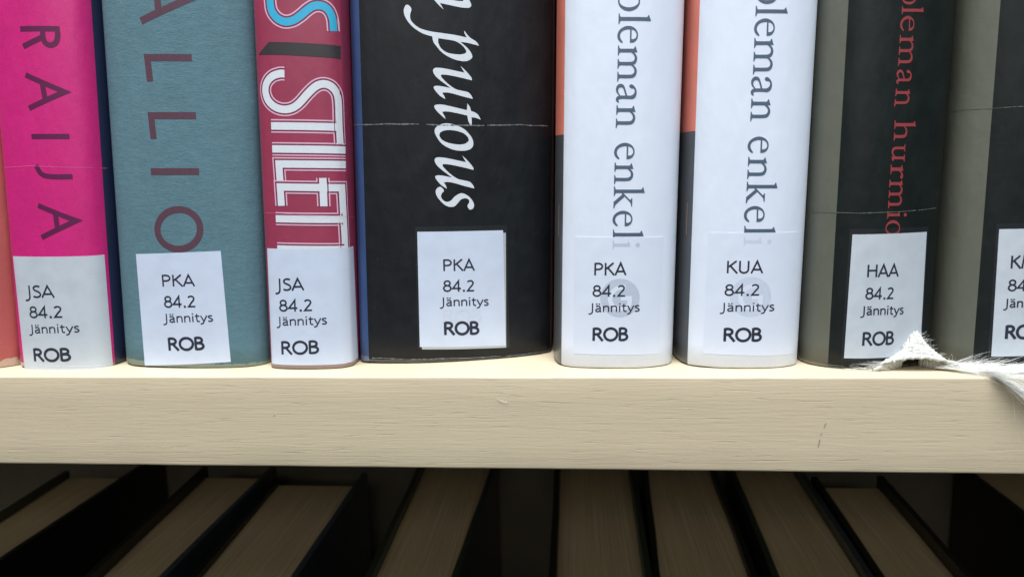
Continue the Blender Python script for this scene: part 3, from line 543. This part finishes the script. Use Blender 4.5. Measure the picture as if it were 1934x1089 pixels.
# labels on the darker books sit on a slightly larger laminate patch
def grow(c, l, r, t, b): return [(c[0][0]-l, c[0][1]+t), (c[1][0]+r, c[1][1]+t), (c[2][0]+r, c[2][1]-b), (c[3][0]-l, c[3][1]-b)]
bl = make_label(black, 'black', MAT['label'], old=grow(LABELS['black']['c'], 0.05, 0.10, 0.12, 0.05))
F = Flat(); c = LABELS['black']['c']; F.poly([[(c[0][0]+.03, c[0][1]-.08), (c[1][0]+.07, c[1][1]-.06), (c[2][0]+.012, c[2][1]-.055), (c[3][0]+.05, c[3][1]-.06)]], 0.004)
F.build('underlying_label', black, (MAT['label_old'],), black.root)
make_label(ol, 'ol', MAT['label_grey'], old=grow(LABELS['ol']['c'], 0.06, 0.04, 0.12, 0.06))
make_label(last, 'last', MAT['label_grey'], old=grow(LABELS['last']['c'], 0.06, 0.04, 0.12, 0.06))
for B, key in ((w1, 'w1'), (w2, 'w2')):
    lo = make_label(B, key, MAT['label_white'])
    F = Flat(); put_serif(F, GHOST[key], 0.0068, 0)
    (cx, cy), r = GHOST[key + 'c']
    F.poly([[(cx + r*math.cos(a), cy + r*math.sin(a)) for a in [i*math.pi/16 for i in range(32)]]], 0.0066, 0)
    F.stroke([(cx + .12, cy + .26, 0), (cx - .08, cy + .22, 1), (cx - .22, cy + .04, 1), (cx - .18, cy - .16, 1), (cx + .0, cy - .25, 1), (cx + .2, cy - .16, 1), (cx + .22, cy + .0, 0), (cx + .02, cy + .0, 0)], 0.10, 0.0070, 1, n=4)
    F.build('show_through_print', B, (MAT['ghost'] if key == 'w1' else MAT['ghost2'], MAT['label_white']), lo)
    F = Flat(); F.stroke([(-1.50, 3.75, 0), (-1.504, 3.4, 0), (-1.50, 3.0, 0)], 0.03, 0.004); F.build('edge_print', B, (MAT['brown_ink'],), B.root)
F = Flat(); t_ = LABELS['black']['t'][3]
put_text(F, 'ROB', (t_[1][0]-.03, t_[1][1]+.30), (t_[2][0]+.07, t_[2][1]+.30), (t_[3][0]-.03, t_[3][1]+.32), 1, 0.0067); F.build('show_through_print', black, (MAT['ghost2'],), bl)
FILM['foot'] = [(-2.0, .055), (-1.2, .05), (0, .045), (1.2, .04), (2.2, .05), (2.8, .06)]
FILM['foot2'] = [(-1.2, .05), (-.4, .045), (.5, .05), (1.3, .06)]
film_edge(black, 'foot', MAT['film'], 0.022, 1.3); film_edge(ol, 'foot2', MAT['film_dim'], 0.022, 1.2); film_edge(last, 'foot2', MAT['film_dim'], 0.02, 1.2)
film_edge(pink, 'foot2', MAT['label_white'], 0.02, 0.8, 0.0095)
film_edge(pink, 'pink', MAT['film_pink'], 0.018, 0.3); film_edge(maroon, 'maroon', MAT['film_pink'], 0.014, 0.3, 0.022)
film_edge(black, 'black', MAT['film'], 0.032, 1.1, 0.0045); film_edge(ol, 'ol', MAT['film_dim'], 0.03, 0.6); film_edge(last, 'last', MAT['film_dim'], 0.018, 0.8)

# ------------------------------------------------------------------ books on the shelf below (tops only in view)
LOW = [ # label, pages (x front, x back) left / right, page rear y, cover rear y, colours left / right
 ('shadowed book in the lower left corner, tan page edges and tall black right cover', (-21.9, -22.3), (-19.65, -19.4), 13.9, 16.2, 14.0),
 ('shadowed book under the shelf with tan page edges, beneath the teal book', (-15.55, -16.1), (-13.3, -13.2), 14.1, 14.4, 14.4),
 ('shadowed book under the shelf with tan page edges and a blue-grey right cover', (-12.2, -12.55), (-9.15, -9.1), 13.4, 14.3, 13.7),
 ('shadowed book under the shelf beneath the wide black book, wide dark gap on its right', (-6.4, -6.5), (-3.9, -3.5), 15.6, 15.7, 15.7),
 ('shadowed book under the shelf beneath the first white book, straight upright page edges', (-.5, -.45), (2.25, 2.5), 15.6, 15.8, 15.8),
 ('shadowed book under the shelf beneath the KUA book, second right of the wide gap', (2.8, 3.35), (5.65, 6.0), 15.6, 15.8, 15.8),
 ('shadowed book under the shelf beneath the HAA book, third right of the wide gap', (6.5, 7.0), (9.15, 9.55), 15.5, 15.8, 15.8),
 ('shadowed book under the shelf on the right, rear page end in view', (9.7, 10.2), (12.1, 12.6), 13.8, 14.1, 14.0),
 ('shadowed book in the lower right corner with a broad black left cover', (16.95, 16.9), (19.4, 19.5), 15.9, 16.1, 16.1),
]
MAT['cov_black'] = cover_mat('black_plastic_cover', (0.008, 0.008, 0.008), 0.45, 0.35, scuff=0.08)
MAT['cov_blue'] = cover_mat('blue_grey_cover', (0.035, 0.045, 0.055), 0.35, 0.5, scuff=0.1)
MAT['cov_green'] = cover_mat('dark_green_cover', (0.02, 0.03, 0.02), 0.4, 0.4, scuff=0.1)
covs = [('cov_green','cov_black'),('cov_black','cov_blue'),('cov_black','cov_blue'),('cov_green','cov_green'),('cov_black','cov_green'),('cov_black','cov_black'),('cov_green','cov_blue'),('cov_black','cov_black'),('cov_black','cov_black')]
def prism(name, q, z0, z1, mat, parent, ny=10, wob=0.0, sd=0.0):
    """q = (x front left, x front right, x back left, x back right, y front, y back); edges waver slightly"""
    xfl, xfr, xbl, xbr, yf, yb = q; vs = []; fs = []
    for i in range(ny + 1):
        t = i/ny; y = yf + (yb-yf)*t; w_ = wob*noise.noise(Vector((y*0.25, sd, 3))); l = xfl + (xbl-xfl)*t + w_; r = xfr + (xbr-xfr)*t + w_
        vs += [(l, y, z0), (r, y, z0), (r, y, z1), (l, y, z1)]
    for i in range(ny):
        a = 4*i
        for j in range(4): b = (j+1) % 4; fs.append((a+j, a+b, a+b+4, a+j+4))
    fs += [(3, 2, 1, 0), (4*ny, 4*ny+1, 4*ny+2, 4*ny+3)]
    me = mesh_from(name, vs, fs); o = obj(name, me, parent, (mat,))
    bm = bmesh.new(); bm.from_mesh(me); bmesh.ops.recalc_face_normals(bm, faces=bm.faces)
    bm.to_mesh(me); bm.free(); return o
for i, (lab, (lf, lb), (rf, rb), pr, cr, cl) in enumerate(LOW):
    r = bpy.data.objects.new('lower_book', None); COL.objects.link(r); x0 = (lf + rf)/2
    r.location = (x0, 1.0, -29.99); tag(r, label=lab, category='book', group='books standing on the shelf below')
    f = lambda x: x - x0
    zc = -8.22 + 0.12*math.sin(i*2.1) + 29.99; zp = -8.52 + 29.99; th = 0.22
    # slopes measured between y = 5 and y = 15; carried on to the ends
    def at(a, b, y): return a + (b - a)*(y - 5)/10
    Y0 = 1.4
    prism('page_block', (f(at(lf, lb, Y0)), f(at(rf, rb, Y0)), f(at(lf, lb, pr)), f(at(rf, rb, pr)), 0.4, pr-1), 0.35, zp, MAT['pages'], r, 14, 0.05, i*2.3)
    prism('cover', (f(at(lf, lb, 1)-th-.02), f(at(lf, lb, 1)-.02), f(at(lf, lb, cl)-th-.02), f(at(lf, lb, cl)-.02), 0.1, cl-1), 0, zc, MAT[covs[i][0]], r, 14, 0.05, i*2.3)
    prism('cover', (f(at(rf, rb, 1)+.02), f(at(rf, rb, 1)+th+.02), f(at(rf, rb, cr)+.02), f(at(rf, rb, cr)+th+.02), 0.1, cr-1), 0, zc + .04, MAT[covs[i][1]], r, 14, 0.05, i*2.3)
    prism('spine', (f(at(lf, lb, 1)-th-.02), f(at(rf, rb, 1)+th+.02), f(at(lf, lb, 1)-th-.02), f(at(rf, rb, 1)+th+.02), -0.12, 0.09), 0, zc, MAT[covs[i][1]], r, 2)

# ------------------------------------------------------------------ white cloth tip and its frayed end
def cloth_mat():
    m, t, p = nt('white_woven_cloth')
    v = coords(t)
    c = mix(t, noise_tex(t, v, 8, 4), (0.66, 0.665, 0.62), (0.45, 0.46, 0.42)); t.links.new(c, p.inputs['Base Color']); p.inputs['Roughness'].default_value = 0.95
    bump(t, p, [(noise_tex(t, v, 30, 3, 0.6), 0.5, 0.02)]); return m
MAT['cloth'] = cloth_mat()
MAT['fibre'] = print_mat('pale_fibre', (0.86, 0.86, 0.82), 0.8, 0.05)
cl = bpy.data.objects.new('cloth_strip', None); COL.objects.link(cl); cl.location = (7.8, 0.5, 0)
tag(cl, label='white frayed cloth strip with a tented tip between the two black and olive books', category='cloth')
C0 = Vector((7.8, 0.5, 0))
def tent(u, v):
    """u 0..1 from left foot over the top to the right foot, v 0 at the back tip, 1 at the open front rim"""
    a = math.pi*(1 - u); s = math.sin(a); c_ = math.cos(a)
    half = 0.15 + 0.40*v**1.9; h = 0.80 - 0.50*v**1.5; y = 0.93 - 0.45*v
    x = 7.80 - 0.06*v + c_*half*(1 + 0.25*(1-s)*v); z = 0.0 + h*(abs(s)**(0.50))
    # feet flare
    if v < 1: z = max(z, 0.0)
    x += (0.30*v*(1-s)**2)*(1 if c_ > 0 else -1.0)
    return Vector((x, y - 0.04*s*v, z + 0.004))
nu, nv = 72, 40; vs = []; fs = []
for j in range(nv+1):
    for i in range(nu+1):
        u, v = i/nu, j/nv; p = tent(u, v); e = 1e-3
        n_ = (tent(min(1, u+e), v) - tent(max(0, u-e), v)).cross(tent(u, min(1, v+e)) - tent(u, max(0, v-e)))
        n_ = n_.normalized() if n_.length > 1e-12 else Vector((0, -1, 0))
        if n_.y > 0: n_ = -n_
        if n_.z < 0 and abs(n_.y) < .2: n_ = -n_
        wv = math.sin(i*math.pi/4 + (math.pi if (j//4) % 2 else 0)) * math.sin(j*math.pi/4)
        vs.append(p - C0 + n_*(0.036*wv + 0.025*noise.noise(Vector((u*9, v*7, 1)))))
for j in range(nv):
    for i in range(nu): a = j*(nu+1)+i; fs.append((a, a+1, a+nu+2, a+nu+1))
me = mesh_from('fabric', vs, fs, smooth=True); fab = obj('fabric', me, cl, (MAT['cloth'],))
md = fab.modifiers.new('thick', 'SOLIDIFY'); md.thickness = 0.06; md.offset = 0
# the tail: lies on the shelf, then falls over the front edge at the right
def tail(u, v):
    """u runs along the strip to the right, v from its hanging front edge back over the shelf edge"""
    A = [(8.12, .60, .03), (8.5, .45, .04), (8.8, .25, .05), (9.05, .03, .05), (9.4, -.07, -.17), (9.8, -.10, -.42), (10.3, -.12, -.75), (11.0, -.14, -1.2), (12.0, -.16, -1.7)]
    Bk = [(8.2, .70), (8.8, .68), (9.3, .62), (9.7, .58), (10.1, .56), (10.6, .56), (11.1, .56), (11.7, .56), (12.5, .56)]
    t = u*(len(A)-1); i = min(int(t), len(A)-2); f = t - i
    a = Vector(A[i]).lerp(Vector(A[i+1]), f); b = Vector((*Bk[i], .05)).lerp(Vector((*Bk[i+1], .05)), f)
    if a.z < 0.02:
        drop = 0.05 - a.z; tot = drop + b.y + .05; s = v*tot
        if s < drop: q = Vector((a.x + (b.x-a.x)*v, a.y, a.z + s))
        else: q = Vector((a.x + (b.x-a.x)*v, a.y + (s-drop)*(b.y-a.y)/(tot-drop), .05))
    else: q = a.lerp(b, v)
    n_ = noise.noise(Vector((u*9, v*4, 8)))
    q += Vector((0, -.03*abs(n_), .05*abs(n_) + .03*math.sin(u*25+v*4)*(1 if q.y > 0 else 0)))
    if q.y > -0.02: q.z = max(q.z, 0.012)
    return q
nu, nv = 70, 16; vs = []; fs = []
for i in range(nu+1):
    for j in range(nv+1):
        u, v = i/nu, 0.42 + 0.58*j/nv; wv = math.sin(i*math.pi/3 + (math.pi if (j//3) % 2 else 0))*math.sin(j*math.pi/3)
        vs.append(tail(u, v) - C0 + Vector((0, -.4, 1)).normalized()*0.012*wv)
for i in range(nu):
    for j in range(nv): a = i*(nv+1)+j; fs.append((a, a+nv+1, a+nv+2, a+1))
me = mesh_from('fabric_tail', vs, fs, smooth=True); tl = obj('fabric_tail', me, cl, (MAT['cloth'],))
md = tl.modifiers.new('thick', 'SOLIDIFY'); md.thickness = 0.03; md.offset = 0
# loose fibres as thin tubes
vs = []; fs = []
def fibre(p, d, ln, r, curl, n=9):
    global vs, fs
    p = Vector(p); d = Vector(d).normalized(); base = len(vs); sd = random.random()*100
    for i in range(n+1):
        k = r*(1 - 0.7*i/n)
        side = d.cross(Vector((0.3, 1, 0.2))).normalized(); up_ = side.cross(d)
        for a in (0, 2.094, 4.189): vs.append(p + side*math.cos(a)*k + up_*math.sin(a)*k - C0)
        d = (d + Vector((noise.noise(Vector((sd, i*.6, 0))), noise.noise(Vector((sd, i*.6, 5))), noise.noise(Vector((sd, i*.6, 9)))))*curl).normalized()
        p = p + d*(ln/n); p.z = max(p.z, 0.01 if p.y > 0.02 else -3)
    for i in range(n):
        for j in range(3):
            a = base + 3*i + j; b = base + 3*i + (j+1) % 3; fs.append((a, b, b+3, a+3))
for k in range(260):    # fuzz round the tented tip, mostly on its right
    u = random.uniform(0.35, 1.0) if k % 3 else random.uniform(0, .5); v = random.random(); p = tent(u, v)
    d = Vector((math.cos(math.pi*(1-u)) + random.uniform(-.4, .6), -0.5 + random.uniform(-.3, .3), 0.4 + random.uniform(-.3, .5)))
    fibre(p, d, random.uniform(.06, .26), random.uniform(.002, .003), 0.8)
for k in range(45):    # strands along the rim to the feet and out along the books' feet
    u = random.choice((random.uniform(0, .2), random.uniform(.8, 1))); p = tent(u, 1)
    fibre(p, Vector((-1 if u < .5 else 1, random.uniform(-.15, .25), random.uniform(-.15, .1))), random.uniform(.2, .7), .003, 0.3)
for k in range(1500):   # frayed tail
    u = random.random(); v = random.choice((0, 0, 0, 1, random.random(), random.random(), random.random())); p = tail(u, v)
    d = (tail(min(1, u+.05), v) - tail(max(0, u-.05), v)).normalized()
    fibre(p + Vector((0, -.01, .01)), d + Vector((random.uniform(-.2, .2), random.uniform(-.3, .1), random.uniform(-.15, .25))), random.uniform(.3, 1.1), random.uniform(.002, .0042), 0.25)
for k in range(26):    # wisps along the foot of the far right book and the HAA book
    fibre((random.uniform(8.4, 9.6), random.uniform(.55, .8), random.uniform(.02, .15)), (1, -.1, random.uniform(-.05, .2)), random.uniform(.3, .8), .0035, 0.35)
    fibre((random.uniform(5.7, 7.2), random.uniform(.45, .58), random.uniform(.012, .05)), (random.choice((-1, 1)), 0, .05), random.uniform(.15, .5), .003, 0.35)
me = mesh_from('fibres', vs, fs, smooth=True); fb = obj('fibres', me, cl, (MAT['fibre'],)); fb['kind'] = 'stuff'

# stray lint on the shelf edge, by the pink book and under the first white book
for name_, pts, lab in (('lint', [(-1.72, -.01, -.46), (-1.60, -.015, -.56), (-1.45, -.02, -.60), (-1.40, -.02, -.54)], 'tiny curl of white lint stuck to the shelf front below the wide black book'),):
    vs = []; fs = []; L = [Vector(p) for p in pts]; c_ = L[0].copy()
    for i in range(3):
        L = [q for a, b in zip(L, L[1:]) for q in (a*.75 + b*.25, a*.25 + b*.75)]
    for p in L:
        for a in (0, 2.094, 4.189): vs.append(p - c_ + Vector((math.cos(a)*.0025, -.004, math.sin(a)*.0025)) + Vector((0, math.sin(a)*.003, 0)))
    for i in range(len(L)-1):
        for j in range(3): a = 3*i+j; b = 3*i+(j+1) % 3; fs.append((a, b, b+3, a+3))
    o = obj(name_, mesh_from(name_, vs, fs), None, (MAT['cloth'],)); o.location = c_; tag(o, label=lab, category='lint')
